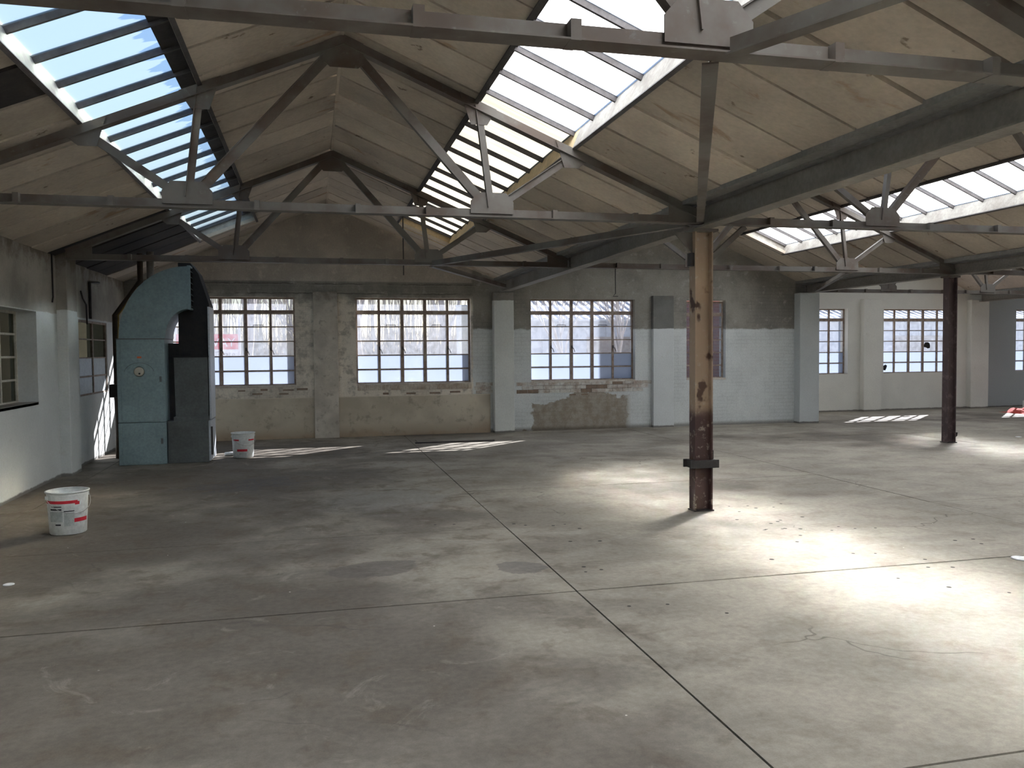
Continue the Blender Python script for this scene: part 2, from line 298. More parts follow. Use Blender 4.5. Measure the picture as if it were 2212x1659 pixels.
# ------------------------------------------------------------------ mesh builder
class MB:
    def __init__(s): s.v = []; s.f = []; s.mi = []
    def quad(s, a, b, c, d, m=0):
        i = len(s.v); s.v += [tuple(a), tuple(b), tuple(c), tuple(d)]; s.f.append((i, i+1, i+2, i+3)); s.mi.append(m); return s
    def box(s, x0, x1, y0, y1, z0, z1, m=0):
        i = len(s.v); s.v += [(x, y, z) for z in (z0, z1) for y in (y0, y1) for x in (x0, x1)]
        for f in ((0, 2, 3, 1), (4, 5, 7, 6), (0, 1, 5, 4), (2, 6, 7, 3), (0, 4, 6, 2), (1, 3, 7, 5)):
            s.f.append(tuple(i+k for k in f)); s.mi.append(m)
        return s
    def hexa(s, P, m=0):  # 8 points ordered like box
        i = len(s.v); s.v += [tuple(p) for p in P]
        for f in ((0, 2, 3, 1), (4, 5, 7, 6), (0, 1, 5, 4), (2, 6, 7, 3), (0, 4, 6, 2), (1, 3, 7, 5)):
            s.f.append(tuple(i+k for k in f)); s.mi.append(m)
        return s
    def bar(s, p, q, w, h, side=(0, 1, 0), m=0, off=0.0):
        # w across 'side', h across the third axis; off shifts along the third axis
        p = Vector(p); q = Vector(q); d = (q-p).normalized(); a = Vector(side); a = (a-d*a.dot(d)).normalized(); b = d.cross(a)
        P = []
        for k in (-.5, .5):
            for base in (p, q):
                for j in (-.5, .5): P.append(base+a*w*j+b*(h*k+off))
        return s.hexa(P, m)
    def prism(s, poly, a, b, axis='y', m=0):
        def pt(u, v, w): return (u, w, v) if axis == 'y' else ((w, u, v) if axis == 'x' else (u, v, w))
        n = len(poly); i = len(s.v)
        s.v += [pt(u, v, a) for u, v in poly]+[pt(u, v, b) for u, v in poly]
        s.f.append(tuple(range(i, i+n))); s.f.append(tuple(range(i+2*n-1, i+n-1, -1))); s.mi += [m, m]
        for k in range(n):
            l = (k+1) % n; s.f.append((i+k, i+n+k, i+n+l, i+l)); s.mi.append(m)
        return s
    def tube(s, path, r, n=8, cap=True, m=0):
        path = [Vector(p) for p in path]; R = r if isinstance(r, (list, tuple)) else [r]*len(path)
        rings = []; ref = None
        for k, p in enumerate(path):
            d = (path[min(k+1, len(path)-1)]-path[max(k-1, 0)])
            d = d.normalized() if d.length > 1e-9 else Vector((0, 0, 1))
            if ref is None or abs(ref.dot(d)) > .95: ref = Vector((0, 1, 0)) if abs(d.y) < .8 else Vector((1, 0, 0))
            a = (ref-d*ref.dot(d)).normalized(); ref = a; b = d.cross(a); i = len(s.v); rings.append(i)
            for j in range(n):
                t_ = 2*math.pi*j/n; s.v.append(tuple(p+(a*math.cos(t_)+b*math.sin(t_))*R[k]))
        for k in range(len(rings)-1):
            for j in range(n):
                l = (j+1) % n; s.f.append((rings[k]+j, rings[k]+l, rings[k+1]+l, rings[k+1]+j)); s.mi.append(m)
        if cap:
            s.f.append(tuple(rings[0]+j for j in reversed(range(n)))); s.f.append(tuple(rings[-1]+j for j in range(n))); s.mi += [m, m]
        return s
    def lathe(s, prof, n=32, c=(0, 0, 0), a0=0, a1=2*math.pi, m=0):
        full = abs(a1-a0-2*math.pi) < 1e-6; k = n if full else n+1; i = len(s.v)
        for r, z in prof:
            for j in range(k):
                t_ = a0+(a1-a0)*j/n; s.v.append((c[0]+r*math.cos(t_), c[1]+r*math.sin(t_), c[2]+z))
        for a in range(len(prof)-1):
            for j in range(n):
                l = (j+1) % k; s.f.append((i+a*k+j, i+a*k+l, i+(a+1)*k+l, i+(a+1)*k+j)); s.mi.append(m)
        return s
    def mesh(s, name, mats, smooth=False):
        me = bpy.data.meshes.new(name); me.from_pydata(s.v, [], s.f); me.validate()
        for mm in (mats if isinstance(mats, (list, tuple)) else [mats]): me.materials.append(mm)
        if len(me.materials) > 1: me.polygons.foreach_set('material_index', s.mi[:len(me.polygons)])
        if smooth: me.polygons.foreach_set('use_smooth', [True]*len(me.polygons))
        me.update(); return me
    def build(s, name, mats, parent=None, smooth=False, kind=None, label=None, loc=None):
        return link(name, s.mesh(name, mats, smooth), parent, kind, label, loc)
def link(name, me, parent=None, kind=None, label=None, loc=None, rot=None):
    o = bpy.data.objects.new(name, me); COL.objects.link(o)
    if parent is not None: o.parent = parent
    if loc is not None: o.location = loc
    if rot is not None: o.rotation_euler = rot
    if kind: o['kind'] = kind
    if label: o['label'] = label
    return o
def bevel(o, w=.004, seg=1):
    md = o.modifiers.new('bevel', 'BEVEL'); md.width = w; md.segments = seg; md.limit_method = 'ANGLE'; return o
def thing(name, label, cat, loc=(0, 0, 0), group=None, kind=None, rotz=0):
    o = bpy.data.objects.new(name, None); COL.objects.link(o); o.location = loc; o.rotation_euler = (0, 0, rotz); o.empty_display_size = .1
    return tag(o, label, cat, group, kind)
def tag(o, label, cat, group=None, kind=None):
    o['label'] = label; o['category'] = cat
    if group: o['group'] = group
    if kind: o['kind'] = kind
    return o
def struct(name, label, cat, loc=(0, 0, 0)): return thing(name, label, cat, loc, None, 'structure')
def wall_mesh(mb, u0, u1, z0, z1, d0, d1, holes, axis='y'):
    # wall panel spanning u (x or y) and z, thickness d0..d1, with rectangular holes (u0,u1,z0,z1)
    us = sorted({u0, u1, *[h[0] for h in holes], *[h[1] for h in holes]}); zs = sorted({z0, z1, *[h[2] for h in holes], *[h[3] for h in holes]})
    us = [u for u in us if u0 <= u <= u1]; zs = [z for z in zs if z0 <= z <= z1]
    def solid(i, j):
        if i < 0 or j < 0 or i >= len(us)-1 or j >= len(zs)-1: return False
        cu, cz = (us[i]+us[i+1])/2, (zs[j]+zs[j+1])/2
        return not any(h[0] < cu < h[1] and h[2] < cz < h[3] for h in holes)
    def P(u, d, z): return (u, d, z) if axis == 'y' else (d, u, z)
    for i in range(len(us)-1):
        for j in range(len(zs)-1):
            if not solid(i, j): continue
            a, b, c, d = us[i], us[i+1], zs[j], zs[j+1]
            mb.quad(P(a, d0, c), P(b, d0, c), P(b, d0, d), P(a, d0, d)); mb.quad(P(b, d1, c), P(a, d1, c), P(a, d1, d), P(b, d1, d))
            if not solid(i-1, j): mb.quad(P(a, d1, c), P(a, d0, c), P(a, d0, d), P(a, d1, d))
            if not solid(i+1, j): mb.quad(P(b, d0, c), P(b, d1, c), P(b, d1, d), P(b, d0, d))
            if not solid(i, j-1): mb.quad(P(a, d1, c), P(b, d1, c), P(b, d0, c), P(a, d0, c))
            if not solid(i, j+1): mb.quad(P(a, d0, d), P(b, d0, d), P(b, d1, d), P(a, d1, d))
    return mb
# ------------------------------------------------------------------ floor: slabs with open joints
floor = struct('floor', 'worn grey concrete floor of large slabs with dark joints', 'floor')
MB().box(XLW-.35, 24.1, Y0-.3, 18.75, -.25, -.02).build('subfloor', MT['joint'], floor)
gx = [XLW-.3, -2.85, 1.683, 6.216, 10.75, 15.28, 19.8, 24.0]
gy = [Y0-.2, -3.65, -1.55, .5, 2.65, 5.19, 7.27, 9.26, 11.24, 13.3, 15.5, 18.7]
for i in range(len(gx)-1):
    for j in range(len(gy)-1):
        a = .006; b = .0065 if j in (4,) else (.006 if j in (3, 7) else .003)
        b0 = .0065 if gy[j] in (5.19, 2.65) else .0028; b1 = .0065 if gy[j+1] in (5.19, 2.65) else .0028
        dz = random.uniform(-.0015, .0015)
        MB().box(gx[i]+a, gx[i+1]-a, gy[j]+b0, gy[j+1]-b1, -.05, dz).build('slab', MT['concrete'], floor)
# bolt holes and nail marks left by machines
mb = MB()
hp = [(1261,1225),(1265,1236),(1299,1231),(1359,1310),(1442,1306),(1570,1325),(1592,1123),(1575,1094),(1615,1093),(1597,1106),(1633,1098),(1671,1096),(1687,1089),(1686,1124),(1665,1131),(1680,1127),(1696,1142),(1690,1143),(1655,1144),(1652,1145),(1729,1143),(1733,1117),(1797,1146),(1811,1138),(1847,1142),(1891,1141),(1729,1157),(1722,1171),(1843,1196),(1891,1196),(1998,1209),(2005,1226),(2058,1226),(1667,1209),(2063,1168),(2120,1175),(2102,1165),(1195,1136),(1220,1133),(1252,1142),(1232,1170),(1296,1169),(1110,1132),(1135,1135),(981,1133),(940,1134),(2050,1269),(2180,1281),(1940,1250)]
for (px, py) in hp:
    d = fw+r2*((px-1106)/FPX)-u2*((py-829.5)/FPX); k = -CAM_H/d.z; q = d*k
    mb.lathe([(.0, .0022), (.012+.008*random.random(), .0022)], 8, (q.x, q.y, 0))
mb.build('bolt_hole_marks', MT['hole'], floor, kind='stuff')
mb = MB()   # slightly raised trench strip near the end wall
mb.box(1.78, 3.2, 14.42, 14.9, -.01, .018)
mb.build('trench_cover', MT['concrete'], floor); MB().box(1.72, 3.14, 14.385, 14.415, -.01, .022).build('trench_edge', MT['iron'], floor)
# ------------------------------------------------------------------ walls
WIN = [(-2.53, -.31), (.81, 3.03), (4.25, 6.47), (7.62, 8.52)]
ZB, ZT = 1.0, 2.645
wb = struct('wall_back', 'long end wall with steel windows, dark upper band and lime-washed left half', 'wall')
holes = [(a, b, ZB, ZT) for a, b in WIN]
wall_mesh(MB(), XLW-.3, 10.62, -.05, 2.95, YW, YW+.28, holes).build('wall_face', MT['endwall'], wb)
for b in (0, 1):
    x0, x1 = VX[b], VX[b+1]
    if b == 0: x0 = XLW-.3
    mb = MB(); poly = [(x0, 2.95), (x1, 2.95), (x1, max(2.96, zroof(x1, b)+.04)), (RX[b], ZR+.05), (x0, max(2.96, zroof(x0, b)+.04))]
    mb.prism(poly, YW, YW+.28).build('gable', MT['endwall'], wb)
MB().box(XLW, .02, YW-.03, YW+.01, -.02, .765).build('plinth', MT['plinth'], wb)
MB().box(.47, 3.40, YW-.03, YW+.01, -.02, .765).build('plinth', MT['plinth'], wb)
def pil(x0, x1, z1, m, d=.09, base=None):
    return bevel(MB().box(x0, x1, YW-d, YW+.02, -.02, z1).build('pilaster', m, wb), .008)
pil(.02, .47, 2.75, MT['limepil']); pil(3.46, 3.86, 2.76, MT['whitepil'], .16); pil(6.83, 7.29, 2.72, MT['whitepil2'], .1); pil(10.15, 10.62, 2.80, MT['cornerpil'], .22)
# bricks showing below windows, each its own piece
bm_full = MB().box(0, .2185, 0, .03, 0, .0695).mesh('brick', MT['brick_paint']); bm_half = MB().box(0, .1085, 0, .03, 0, .0695).mesh('brick', MT['brick_paint'])
bm_hdr = MB().box(0, .069, 0, .03, 0, .105).mesh('brick', MT['brick_lime']); bm_bare = MB().box(0, .2185, 0, .03, 0, .0695).mesh('brick', MT['brick_bare'])
def courses(x0, x1, ztop, n, meshes, wallp, yy):
    MB().box(x0+.12, x1-.12, yy+.012, yy+.03, ztop-n*.076+.012, ztop-.004).build('mortar_bed', MT['mortar'], wallp)
    for r in range(n):
        x = x0 - ((0.1125 if r % 2 else 0) + (.225 if random.random() < .5 else 0) if bm_half not in meshes else .03*(r % 2))
        end = x1 + (.2 if random.random() < .5 and bm_half not in meshes else 0)
        while x < end-.05:
            me = random.choice(meshes)
            link('brick', me, wallp, loc=(x, yy+.004+random.uniform(-.003, .004), ztop-(r+1)*.076))
            x += .225 if me is not bm_half else .1125
courses(4.17, 6.5, .985, 3, [bm_full]*6+[bm_bare], wb, YW-.014)
courses(3.12, 3.43, 1.0, 3, [bm_half], wb, YW-.014)
for k in range(29):
    link('brick', bm_hdr, wb, loc=(.82+k*.0765, YW-.012, .875))
for (xa, za) in ((-1.35, .90), (-.95, .905), (-.55, .90), (-.3, .905), (-1.1, .835), (-.62, .83), (1.3, .79), (1.75, .79), (2.2, .79), (2.6, .80), (5.05, .70), (5.3, .70)):
    link('brick', bm_bare, wb, loc=(xa, YW-.006, za)).scale = (random.uniform(.5, 1), 1, random.uniform(.3, .55))
# left wall with two recessed windows to an adjoining dim room
LW = [(8.95, 11.10, 1.03, 2.13), (12.95, 14.62, 1.0, 2.11)]
wl = struct('wall_left', 'white painted left wall with grimy beige upper band', 'wall')
wall_mesh(MB(), Y0, YW, -.05, 3.2, XLW, XLW-.3, LW, 'x').build('wall_face', MT['leftwall'], wl)
bevel(MB().box(XLW-.02, XLW+.13, 11.93, 12.40, -.02, 3.05).build('pilaster', MT['leftpil'], wl), .008)
bevel(MB().box(XLW-.02, XLW+.13, 7.25, 7.7, -.02, 3.05).build('pilaster', MT['leftpil'], wl), .008)
wf = struct('wall_far', 'cream painted wall at the end of the further bay', 'wall')
FW = [(11.0, 13.22), (14.27, 16.44), (18.37, 20.55)]
wall_mesh(MB(), 10.3, 24.1, -.05, 2.95, YF, YF+.3, [(a, b, .955, 2.61) for a, b in FW]).build('wall_face', MT['farwall'], wf)
for b in (2, 3):
    MB().prism([(VX[b], 2.95), (VX[b+1], 2.95), (VX[b+1], 2.99), (RX[b], ZR+.05), (VX[b], 2.99)], YF, YF+.3).build('gable', MT['farwall'], wf)
for a, b in ((13.58, 14.1), (16.8, 17.36)): bevel(MB().box(a, b, YF-.16, YF+.02, -.02, 2.85).build('pilaster', MT['farwall'], wf), .01)
wr = struct('wall_return', 'white return wall where the building steps back', 'wall')
MB().box(10.32, 10.62, YW+.02, YF+.01, -.05, 3.1).build('wall_face', MT['farwall'], wr)
MB().box(10.30, 10.42, YW+.29, YF+.3, 3.07, 4.3).build('sun_block', MT['brick_red'], wr)  # unseen upstand added to stop sun reaching the narrow window
wx = struct('wall_right', 'plain wall closing the far right bay', 'wall')
MB().box(23.85, 24.1, Y0, YF+.3, -.05, 3.2).build('wall_face', MT['greywall'], wx)
wz = struct('wall_front', 'plain wall behind the camera', 'wall')
mb = MB(); mb.box(XLW-.3, 24.1, Y0-.25, Y0, -.05, 2.95)
for b in range(4): mb.prism([(VX[b] if b else XLW-.3, 2.95), (VX[b+1], 2.95), (VX[b+1], 3.0), (RX[b], ZR+.05), (VX[b] if b else XLW-.3, 3.0)], Y0-.25, Y0)
mb.build('wall_face', MT['farwall'], wz)
# adjoining dim room seen through the left windows
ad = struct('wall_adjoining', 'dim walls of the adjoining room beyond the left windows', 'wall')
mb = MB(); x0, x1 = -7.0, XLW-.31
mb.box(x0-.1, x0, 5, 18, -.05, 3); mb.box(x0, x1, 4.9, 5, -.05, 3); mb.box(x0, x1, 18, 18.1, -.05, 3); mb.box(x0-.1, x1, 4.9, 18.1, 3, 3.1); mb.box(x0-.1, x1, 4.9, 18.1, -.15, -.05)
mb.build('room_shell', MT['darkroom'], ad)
# ------------------------------------------------------------------ steel windows
def window(idx, u0, u1, z0, z1, d, axis, ncol, nrow, label, frost=2, fm='frame', pm='pane', frostm='frost', inward=-1, transom=True, handles=(), stays=(), wide=(2, 3), sill=True, missing=()):
    w = struct('window_%d' % idx, label, 'window')
    def B(mb, a, b, c, e, t0, t1):
        if axis == 'y': mb.box(a, b, d+t0, d+t1, c, e)
        else: mb.box(d+t0, d+t1, a, b, c, e)
        return mb
    F = MT[fm]; fwid = .032
    mb = MB(); B(mb, u0, u0+fwid, z0, z1, -.02, .02); B(mb, u1-fwid, u1, z0, z1, -.02, .02); B(mb, u0+fwid, u1-fwid, z0, z0+.024, -.02, .02); B(mb, u0+fwid, u1-fwid, z1-fwid, z1, -.02, .02)
    mb.build('frame', F, w)
    us = [u0+(u1-u0)*k/ncol for k in range(ncol+1)]; zs = [z0+(z1-z0)*k/nrow for k in range(nrow+1)]
    hw = lambda k: (.030 if k in wide else .022) if fm == 'frame' else .013
    for k in range(1, ncol): B(MB(), us[k]-hw(k), us[k]+hw(k), z0+.02, z1-.03, -.017, .017).build('mullion', F, w)
    for k in range(1, nrow):
        big = transom and k == nrow-1
        h = .036 if big else (.013 if (k == 1 and fm == 'frame') else (.009 if fm == 'frame' else .012))
        B(MB(), u0+.03, u1-.03, zs[k]-h, zs[k]+h, -.021 if big else -.012, .016 if big else .012).build('glazing_bar', F, w)
    for i in range(ncol):
        for j in range(nrow):
            if (i, j) in missing: continue
            a = us[i]+.004; b = us[i+1]-.004; c = zs[j]+.002; e = zs[j+1]-.002
            B(MB(), a, b, c, e, -.002, .002).build('pane', MT[frostm] if j < frost else MT[pm], w)
    s = inward
    for k in handles:
        if axis == 'y':
            MB().box(us[k]-.012, us[k]+.012, d+s*.05, d+s*.015, zs[2]+.10, zs[2]+.16).tube([(us[k], d+s*.045, zs[2]+.13), (us[k]+.03, d+s*.06, zs[2]+.10), (us[k]+.055, d+s*.06, zs[2]+.03)], .007, 6).build('handle', MT['iron'], w)
    for k in stays:
        um = (us[k]+us[k+1])/2
        MB().tube([(um-.09, d+s*.02, zs[4]+.012), (um-.09, d+s*.04, zs[4]+.03), (um+.09, d+s*.04, zs[4]+.03), (um+.09, d+s*.02, zs[4]+.012)], .006, 6).build('stay', MT['iron'], w)
    if sill:
        if axis == 'y': MB().box(u0+.003, u1-.003, min(d+s*.15, d-.01), d+.12, z0-.035, z0+.004).build('sill', MT['sill'], w)
        else: MB().box(min(d+.02, d+.24), max(d+.02, d+.24), u0+.003, u1-.003, z0-.03, z0+.004).build('sill', MT['beam'] if idx == 8 else MT['sill'], w)
    return w
DG = YW+.14
window(1, *WIN[0], ZB, ZT, DG, 'y', 5, 6, 'steel window partly hidden behind the teal heater', handles=(2, 3, 4), stays=(1, 3))
window(2, *WIN[1], ZB, ZT, DG, 'y', 5, 6, 'steel window of thirty panes in the lime-washed wall, left of the white pillar', handles=(1, 2, 4), stays=(1, 3))
window(3, *WIN[2], ZB, ZT, DG, 'y', 5, 6, 'steel window right of the white pillar, bare brick patch below it', handles=(1, 2, 4), stays=(1, 3))
window(4, *WIN[3], ZB, ZT-.03, DG, 'y', 2, 6, 'narrow steel window behind the brown column, red brick beyond it', frost=0, handles=(), stays=())
DF = YF+.16
window(5, *FW[0], .955, 2.61, DF, 'y', 5, 6, 'far steel window half hidden by the white wall corner')
window(6, *FW[1], .955, 2.61, DF, 'y', 5, 6, 'far steel window with broken panes beside the dark column', missing=())
def hole_patch(w, x, z, r_, seed):
    rr = random.Random(seed); pts = []
    for k in range(9):
        a = 2*math.pi*k/9; q = r_*rr.uniform(.6, 1.15); pts.append((x+math.cos(a)*q, z+math.sin(a)*q*.9))
    MB().prism(pts, DF-.006, DF-.003).build('broken_hole', MT['black'], w)
w6 = bpy.data.objects['window_6']; hole_patch(w6, 14.43, 1.10, .085, 1); hole_patch(w6, 15.71, 1.66, .10, 5)
window(7, *FW[2], .955, 2.61, DF, 'y', 5, 6, 'far steel window at the right edge of the picture')
window(8, LW[0][0], LW[0][1], 1.03, 2.13, XLW-.24, 'x', 4, 4, 'deep-set left wall window with pale bars nearest the camera', frost=0, fm='frame_pale', pm='dull_pane', inward=1, transom=False, wide=())
window(9, LW[1][0], LW[1][1], 1.0, 2.11, XLW-.03, 'x', 2, 4, 'left wall window beside the heater, its lower panes milky white', frost=2, fm='frame', pm='dull_pane', frostm='milk_pane', inward=1, transom=False, wide=(), sill=False)
# ------------------------------------------------------------------ roof
SX = (.0, 1.21, 2.10)           # skylight upper/lower edge, distance from the ridge
SKY_END = 14.85
NRM = Vector((SLOPE, 0, 1)).normalized()
TH = .045
def slab_pts(b, side, xa, xb, ya, yb, t0=0.0, t1=TH):
    # roof piece between distances xa..xb from the ridge on the given side
    n = Vector((side*NRM.x, 0, NRM.z)); P = []
    for tt in (t0, t1):
        for y in (ya, yb):
            for xd in (xa, xb):
                P.append(Vector((RX[b]+side*xd, y, ZR-SLOPE*xd))+n*tt)
    return P
HALF = lambda b, side: (RX[b]-VX[b]) if side < 0 else (VX[b+1]-RX[b])
def ceiling(b, side, y1, detailed, label, end):
    c = struct('ceiling', label, 'ceiling'); hw = HALF(b, side)-.16
    if b == 0 and side < 0: hw = RX[0]-XLW+.02
    yd0 = 1.7 if detailed else y1
    mb = MB()
    if yd0 > Y0:
        mb.hexa(slab_pts(b, side, 0, SX[1], Y0, yd0)); mb.hexa(slab_pts(b, side, SX[2], hw, Y0, yd0))
        if not detailed and end < y1: mb.hexa(slab_pts(b, side, SX[1], SX[2], end, y1))
        mb.build('roof_lining', MT['board'], c)
    if detailed:
        mb = MB(); mb.hexa(slab_pts(b, side, 0, SX[1]-.01, yd0, y1, TH+.004, TH+.012)); mb.hexa(slab_pts(b, side, SX[2]+.01, hw, yd0, y1, TH+.004, TH+.012)); mb.hexa(slab_pts(b, side, SX[1]-.01, SX[2]+.01, end+.06, y1, TH+.004, TH+.012))
        mb.build('backing', MT['seam'], c)
        w = .62; y = yd0
        while y < y1-.01:
            ye = min(y+w, y1)
            if y1-ye < .2: ye = y1
            g = .012
            spans = [(.012, SX[1]), (SX[2], hw)] if y < end-.3 else [(.012, hw)]
            for a, d_ in spans:
                j = random.uniform(-.004, .003); tlt = random.uniform(.0, .014)
                P = slab_pts(b, side, a, d_, y+g, ye-g, j, TH)
                for q in (0, 1): P[q] = P[q]+Vector((0, 0, -tlt))
                m = MT['dark_board'] if (b == 0 and side < 0 and a > 1 and (11.6 < y < 15.2 or 5.9 < y < 6.3)) else MT['board']  # soot-dark above the heater, plain near-black for the nearer panel
                MB().hexa(P).build('roof_panel', m, c)
            y = ye
        if side > 0: MB().tube([(RX[b], yd0, ZR+.0), (RX[b], y1, ZR+.0)], .022, 6).build('ridge_roll', MT['board'], c)
    return c
ceiling(0, -1, YW, True, 'left roof slope of the nearer bay, beige lining sheets with dark seams', SKY_END)
ceiling(0, 1, YW, True, 'right roof slope of the nearer bay, stained lining sheets beside the white skylight', SKY_END)
ceiling(1, -1, YW, False, 'left roof slope of the middle bay above the valley beam', SKY_END)
ceiling(1, 1, YW, True, 'right roof slope of the middle bay around the far bright skylight', SKY_END)
ceiling(2, -1, YF, False, 'left roof slope of the further bay', 17.2); ceiling(2, 1, YF, False, 'right roof slope of the further bay', 17.2)
ceiling(3, -1, YF, False, 'left roof slope of the outermost bay', 17.2); ceiling(3, 1, YF, False, 'right roof slope of the outermost bay', 17.2)
HC = .20
def skylight(b, side, end, detailed, label, glass, lowm='curb', upm='curb_d', endm='curb'):
    s = struct('skylight', label, 'skylight'); n = Vector((side*NRM.x, 0, NRM.z)); d = Vector((side*NRM.z, 0, -NRM.x))
    def pt(xd, y, h): return Vector((RX[b]+side*xd, y, ZR-SLOPE*xd))+n*h
    def slabp(xa, xb, ya, yb, h0, h1): return [pt(xx_, yy, h) for h in (h0, h1) for yy in (ya, yb) for xx_ in (xa, xb)]
    ys = Y0
    segs = [(Y0, 7.45, lowm), (7.45, end, lowm if glass != 'right' else 'curb_y')]
    for a, e, m in segs: MB().hexa(slabp(SX[2], SX[2]+.035, a, e, -.012, HC+.03)).build('lower_curb', MT[m], s)
    MB().hexa(slabp(SX[1]-.035, SX[1], ys, end, -.035, HC+.03)).build('upper_curb', MT[upm], s)
    MB().hexa(slabp(SX[1]-.04, SX[2]+.035, end, end+.035, -.012, HC+.03)).build('end_curb', MT[endm if glass != 'right' else 'curb_y'], s)
    MB().hexa(slabp(SX[2]-.004, SX[2]+.03, ys, end, -.022, -.008)).build('edge_strip', MT['bar'], s)
    MB().hexa(slabp(SX[1], SX[1]+(.13 if glass == 'left' else .05), ys, end, HC-.018, HC-.008)).build('upper_dark_strip', MT['curb_d'], s)  # dark strip along the upper edge of the glass
    w = .555; ks = []
    y = end-.03
    while y > (1.7 if detailed else Y0): ks.append(y); y -= w
    if detailed:
        for y in ks: MB().hexa(slabp(SX[1], SX[2], y-.013, y+.013, HC-.045, HC+.01)).build('glazing_bar', MT['bar'], s)
    wid = SX[2]-SX[1]
    def gm(ym): return {'left': 'glass_blue', 'mid': 'glass_white', 'dim': 'glass_dim', 'right': 'glass_white' if ym < 7.4 else 'glass_yel'}[glass]
    def sheet(ya, yb, nm):
        q = [pt(SX[1], ya, HC), pt(SX[2], ya, HC), pt(SX[2], yb, HC), pt(SX[1], yb, HC)]
        MB().quad(*(q if side > 0 else q[::-1])).build(nm, MT[gm(0)], s)
    if detailed:
        for y in ks:
            # pane-local frame: x up the slope from the lower edge, z out of the roof
            X = -d; Yv = n.cross(X); k0, k1 = (.014, w-.014) if Yv.y < 0 else (-w+.014, -.014)
            wl_ = wid/NRM.z
            ob = MB().quad((0, k0, 0), (wl_, k0, 0), (wl_, k1, 0), (0, k1, 0)).build('pane', MT[gm(y-w/2)], s)
            M_ = Matrix((X, Yv, n)).transposed().to_4x4(); M_.translation = pt(SX[2], y, HC); ob.matrix_world = M_
        ylast = ks[-1]-w
        if ylast > Y0: sheet(Y0, ylast, 'glazing_behind')
    else:
        sheet(Y0, end, 'glazing')
    return s
skylight(0, -1, SKY_END, True, 'long skylight at upper left showing pale blue sky', 'left')
skylight(0, 1, SKY_END, True, 'long skylight right of the ridge, white near and dimmed yellow far', 'right')
skylight(1, 1, SKY_END, True, 'bright white skylight at the right edge beyond the valley beam', 'mid')
skylight(1, -1, SKY_END, False, 'skylight hidden above the valley beam', 'dim')
for b in (2, 3):
    for sd in (-1, 1): skylight(b, sd, 17.2, False, 'skylight over the %s bay, %s slope' % ('further' if b == 2 else 'outermost', 'left' if sd < 0 else 'right'), 'dim')
# valley gutters (close the roof above the beams)
gut = struct('trim_1', 'valley gutter soffit above the first beam', 'gutter'); MB().box(VX[1]-.22, VX[1]+.22, Y0, YW+.28, 3.0, 3.06).build('gutter_sole', MT['beam_edge'], gut)
gut = struct('trim_2', 'valley gutter soffit above the second beam', 'gutter'); MB().box(VX[2]-.22, VX[2]+.22, Y0, YF+.3, 3.0, 3.06).build('gutter_sole', MT['beam_edge'], gut)
gut = struct('trim_3', 'valley gutter soffit above the third beam', 'gutter'); MB().box(VX[3]-.22, VX[3]+.22, Y0, YF+.3, 3.0, 3.06).build('gutter_sole', MT['beam_edge'], gut)
gut = struct('trim_4', 'eaves closer along the far right wall', 'gutter'); MB().box(VX[4]-.22, VX[4]+.3, Y0, YF+.3, 3.0, 3.06).build('gutter_sole', MT['beam_edge'], gut)
# ------------------------------------------------------------------ roof trusses
S = MT['steel']
def member(name, p, q, depth, parent, flange=.062, side=1):
    mb = MB(); mb.bar(p, q, .009, depth, (0, 1, 0))
    d = (Vector(q)-Vector(p)).normalized(); b = d.cross((Vector((0, 1, 0))-d*d.y).normalized())
    o = b*(depth/2-.004)*side
    mb.bar(Vector(p)+o, Vector(q)+o, flange, .008, (0, 1, 0))
    return mb.build(name, S, parent)
def zr(x): return ZR-SLOPE*abs(x)-.055
def make_truss():
    t = thing('roof_truss', 'x', 'truss')
    for s in (-1, 1):
        member('rafter', (0, 0, zr(0)), (s*3.36, 0, zr(3.36)), .085, t, .10, side=-s)
        member('strut', (s*1.30, -.012, 2.92), (s*1.19, -.012, zr(1.19)+.01), .062, t, .05)
        member('diagonal', (s*1.27, .012, 2.92), (s*.06, .012, zr(0)-.06), .085, t, .06)
        member('brace', (s*1.35, .012, 2.92), (s*2.12, .012, zr(2.12)), .07, t, .05)
        mb = MB(); cx = s*1.31
        mb.prism([(cx-.20, 2.86), (cx+.20, 2.86), (cx+.20, 2.97), (cx+.13, 3.05), (cx-.13, 3.05), (cx-.20, 2.97)], -.022, -.014); mb.build('gusset', S, t)
        MB().prism([(s*1.02, zr(1.02)+.045), (s*1.36, zr(1.36)+.045), (s*1.27, zr(1.36)-.10), (s*1.12, zr(1.36)-.10)], -.022, -.014).build('gusset', S, t)
        MB().prism([(s*1.92, zr(1.92)+.04), (s*2.28, zr(2.28)+.04), (s*2.14, zr(2.2)-.10), (s*2.0, zr(2.2)-.10)], -.022, -.014).build('gusset', S, t)
        MB().prism([(s*3.05, zr(3.05)+.04), (s*3.36, zr(3.36)+.04), (s*3.36, 2.82), (s*3.05, 2.82)], -.022, -.014).build('gusset', S, t)
    MB().prism([(-.17, zr(.17)+.045), (0, zr(0)+.045), (.17, zr(.17)+.045), (.17, zr(.17)-.13), (.12, zr(.17)-.17), (-.12, zr(.17)-.17), (-.17, zr(.17)-.13)], -.024, -.014).build('gusset', S, t)
    mb = MB(); mb.bar((-3.36, 0, 2.865), (3.36, 0, 2.865), .009, .075, (0, 1, 0)); mb.bar((-3.36, 0, 2.828), (3.36, 0, 2.828), .115, .008, (0, 1, 0)); mb.build('tie', S, t)
    for k in (-2.6, -1.9, -.75, .1, .72, 1.9, 2.7):
        MB().box(k-.022, k+.022, -.058, .058, 2.822, 2.905).build('packing_plate', S, t)
    return t
proto = make_truss()
